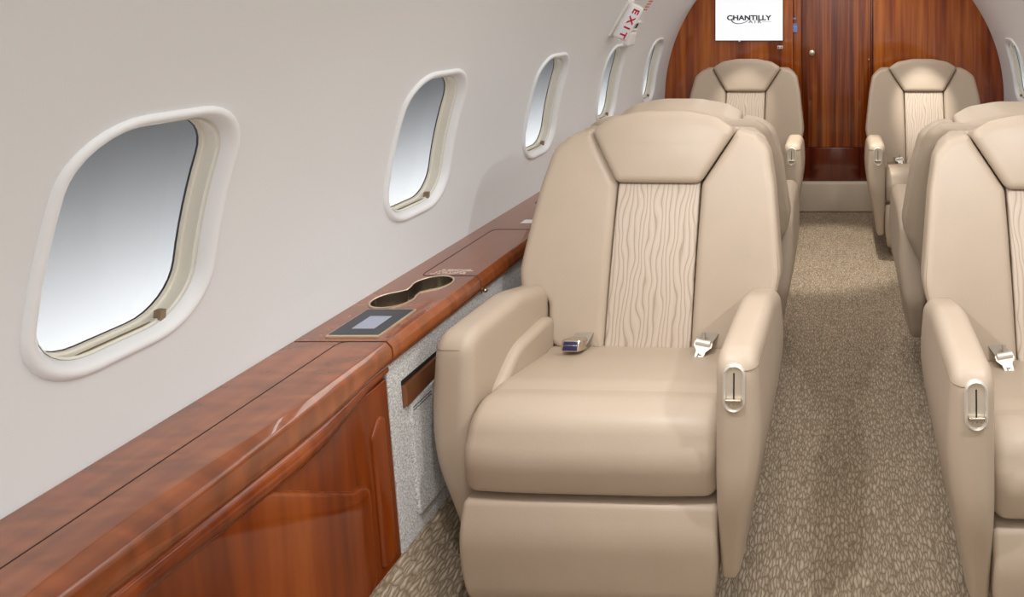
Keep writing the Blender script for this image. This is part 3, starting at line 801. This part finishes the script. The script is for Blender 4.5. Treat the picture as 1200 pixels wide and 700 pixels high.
# ------------------------------------------------------------------ exit sign and hatch fittings over the fourth window
def wp(y, z):                                    # point on the lining at height z
    return Vector((-math.sqrt(R * R - (z - ZC) ** 2), y, z))
c = wp(3.045, 1.266)
nrm = Vector((0 - c.x, 0, ZC - c.z)).normalized()              # into the cabin
dn = Vector((nrm.z, 0, -nrm.x)).normalized()
if dn.z > 0: dn = -dn                                          # down the wall
ex = empty('exit_sign', c); tag(ex, 'white EXIT sign with red letters high on the left wall', 'sign')
def bx3(mb, o3, size, r, seg, fx=None):                        # size along (down, along cabin, out)
    Rm = Matrix((dn, Vector((0, 1, 0)), nrm)).transposed()
    if fx: Rm = Rm @ fx
    mb.rbox(o3, size, r, seg, Rm)
mb = MB(); bx3(mb, nrm * 0.004, (0.185, 0.085, 0.014), 0.006, 3); mb.build('base_plate', M['white'], ex)
tilt = Matrix.Rotation(math.radians(52), 3, 'X')               # the lit face is turned towards the front of the cabin
Rm = Matrix((dn, Vector((0, 1, 0)), nrm)).transposed() @ tilt
if (Rm @ Vector((0, 0, 1))).y > 0: 
    tilt = Matrix.Rotation(math.radians(-52), 3, 'X'); Rm = Matrix((dn, Vector((0, 1, 0)), nrm)).transposed() @ tilt
mb = MB(); mb.rbox(nrm * 0.036, (0.170, 0.070, 0.046), 0.012, 4, Rm); mb.build('housing', M['white'], ex)
fo = nrm * 0.036 + Rm @ Vector((0.002, 0, 0.0225))
mb = MB(); mb.rbox(fo, (0.150, 0.052, 0.004), 0.0015, 2, Rm); mb.build('sign_face', M['signface'], ex)
zdir = Rm @ Vector((0, 0, 1)); xdir = Rm @ Vector((1, 0, 0)); ydir = zdir.cross(xdir)
text_mesh('lettering', 'E X I T', 0.040, M['red'], ex, frame(fo + zdir * 0.0026, xdir, ydir), bold=0.0012, sx=1.25)
# red printed placard
c2 = wp(3.36, 1.345); n2 = Vector((-c2.x, 0, ZC - c2.z)).normalized()
d2 = Vector((n2.z, 0, -n2.x)).normalized(); d2 = -d2 if d2.z > 0 else d2
pl = empty('placard', c2); tag(pl, 'small white placard of red print above the latch beside the exit sign', 'placard')
R2 = Matrix((d2, Vector((0, 1, 0)), n2)).transposed()
mb = MB(); mb.rbox(n2 * 0.001, (0.13, 0.085, 0.003), 0.001, 1, R2); mb.build('plate', M['white'], pl)
mb = MB()
for i in range(7):
    for j in range(3):
        mb.rbox(n2 * 0.003 + R2 @ Vector((-0.048 + 0.0165 * i, -0.025 + 0.025 * j, 0)), (0.008, random.uniform(0.016, 0.023), 0.0012), 0.0003, 1, R2)
mb.build('print', M['pinkred'], pl)
# hatch handle: recess with two slots, and the white cover over it
c3 = wp(3.33, 1.225); n3 = Vector((-c3.x, 0, ZC - c3.z)).normalized(); d3 = Vector((n3.z, 0, -n3.x)).normalized(); d3 = -d3 if d3.z > 0 else d3
hh = empty('hatch_handle', c3); tag(hh, 'white hatch handle fitting with two dark slots between exit sign and window', 'handle')
R3 = Matrix((d3, Vector((0, 1, 0)), n3)).transposed()
mb = MB(); mb.rbox(n3 * 0.004 + d3 * -0.020, (0.010, 0.13, 0.022), 0.003, 2, R3); mb.rbox(n3 * 0.004 + d3 * 0.022, (0.010, 0.11, 0.016), 0.003, 2, R3)
mb.rbox(n3 * 0.002, (0.040, 0.11, 0.008), 0.002, 2, R3); mb.build('slot_frame', M['white'], hh)
mb = MB()
for s in (-1, 1): mb.rbox(n3 * 0.0065 + R3 @ Vector((0, s * 0.022, 0)), (0.026, 0.024, 0.003), 0.001, 1, R3)
mb.build('slot', M['black'], hh)
mb = MB(); mb.slab(rpoly([(-0.03, -0.050, .008), (0.040, -0.058, .012), (0.040, 0.058, .012), (-0.03, 0.050, .008)]), 0.0, 0.034, 0.002, 0.014, axis='z', deform=lambda x, y, z: d3 * (0.062 + x) + Vector((0, y, 0)) + n3 * z * (0.5 + 0.5 * sstep(-0.03, 0.04, x)))
mb.build('grip', M['white'], hh, angle=60)

# ------------------------------------------------------------------ backdrop walls added outside to give the panes a grey-to-white gradient
for s, nm in ((-1, 'pane_backdrop_left'), (1, 'pane_backdrop_right')):
    mb = MB(); mb.rbox((s * 2.35, 3.5, 0.9), (0.1, 14.0, 5.0), 0, 1); tag(mb.build(nm, M['backdrop'], smooth=False), kind='structure')

# ------------------------------------------------------------------ lights
def area_light(name, loc, size, energy, col=(1, 1, 1), rot=(0, 0, 0)):
    L = bpy.data.lights.new(name, 'AREA'); L.shape = 'RECTANGLE'; L.size, L.size_y = size; L.energy = energy; L.color = col
    o = bpy.data.objects.new(name, L); COL.objects.link(o); o.location = loc; o.rotation_euler = rot; return o
def spot(name, loc, target, energy, ang, col=(1, 1, 1), blend=0.3, rad=0.02):
    L = bpy.data.lights.new(name, 'SPOT'); L.energy = energy; L.spot_size = math.radians(ang); L.spot_blend = blend; L.shadow_soft_size = rad; L.color = col
    o = bpy.data.objects.new(name, L); COL.objects.link(o); o.location = loc
    o.rotation_euler = (Vector(target) - Vector(loc)).to_track_quat('-Z', 'Y').to_euler(); return o
for i, y in enumerate((-0.9, 0.3, 1.5, 2.7, 3.9)):
    area_light('ceiling_fill', (0, y, 1.79), (0.35, 0.9), 13.0 if y < 0 else 4.2, (1.0, 0.96, 0.89))  # unseen fill panels added along the ceiling, front one raised for the seat fronts
for s in (-1, 1):
    area_light('cove_lamp', (s * 0.52, 1.4, 1.62), (0.06, 5.6), 7.4, (1.0, 0.985, 0.96), (0, math.radians(s * 25), 0))
for x in (-0.545, 0.53):
    spot('reading_lamp', (x * 0.95, 3.45, 1.70), (x, 4.03, 0.72), 120.0, 22, (1.0, 0.95, 0.88), 0.8)
spot('aisle_lamp', (0, 3.5, 1.78), (-0.06, 3.62, 0), 85.0, 36, (1.0, 0.95, 0.85), 0.5)
# reading lamps over the two front seats: the arms and backs cut their pools short on the aisle carpet
spot('reading_lamp', (-0.524, 1.00, 1.50), (0.12, 1.75, 0.0), 30.0, 120, (0.96, 0.97, 1.0), 1.0, 0.022)
spot('reading_lamp', (0.667, 1.00, 1.50), (-0.02, 1.75, 0.0), 30.0, 120, (0.96, 0.97, 1.0), 1.0, 0.022)
# made-up strip lights below the windows, grading the backdrops from white to grey
for sd in (-1, 1):
    a0 = Vector((sd * 1.32, 3.5, -0.10)); b0 = Vector((sd * 2.30, 3.5, 0.06))
    o = area_light('backdrop_lamp', a0, (12.0, 0.06), 52.0, (1, 1, 1)); o.data.spread = math.radians(84)
    o.rotation_euler = (b0 - a0).to_track_quat('-Z', 'Y').to_euler()

w = bpy.data.worlds.new('World'); sc.world = w; w.use_nodes = True
w.node_tree.nodes['Background'].inputs[0].default_value = (0.5, 0.53, 0.58, 1)
w.node_tree.nodes['Background'].inputs[1].default_value = 0.03

# ------------------------------------------------------------------ camera
cam = bpy.data.cameras.new('camera'); co = bpy.data.objects.new('camera', cam); COL.objects.link(co)
co.location = (0, 0, CAMZ); co.rotation_euler = (PI / 2, 0, 0)
cam.sensor_width = 36; cam.lens = 24; cam.shift_x = -378 / 1200; cam.shift_y = -336 / 1200; cam.clip_start = 0.02
sc.camera = co
sc.view_settings.view_transform = 'Standard'; sc.view_settings.look = 'None'; sc.view_settings.gamma = 1.0
sc.view_settings.exposure = 0.0; sc.view_settings.use_curve_mapping = False
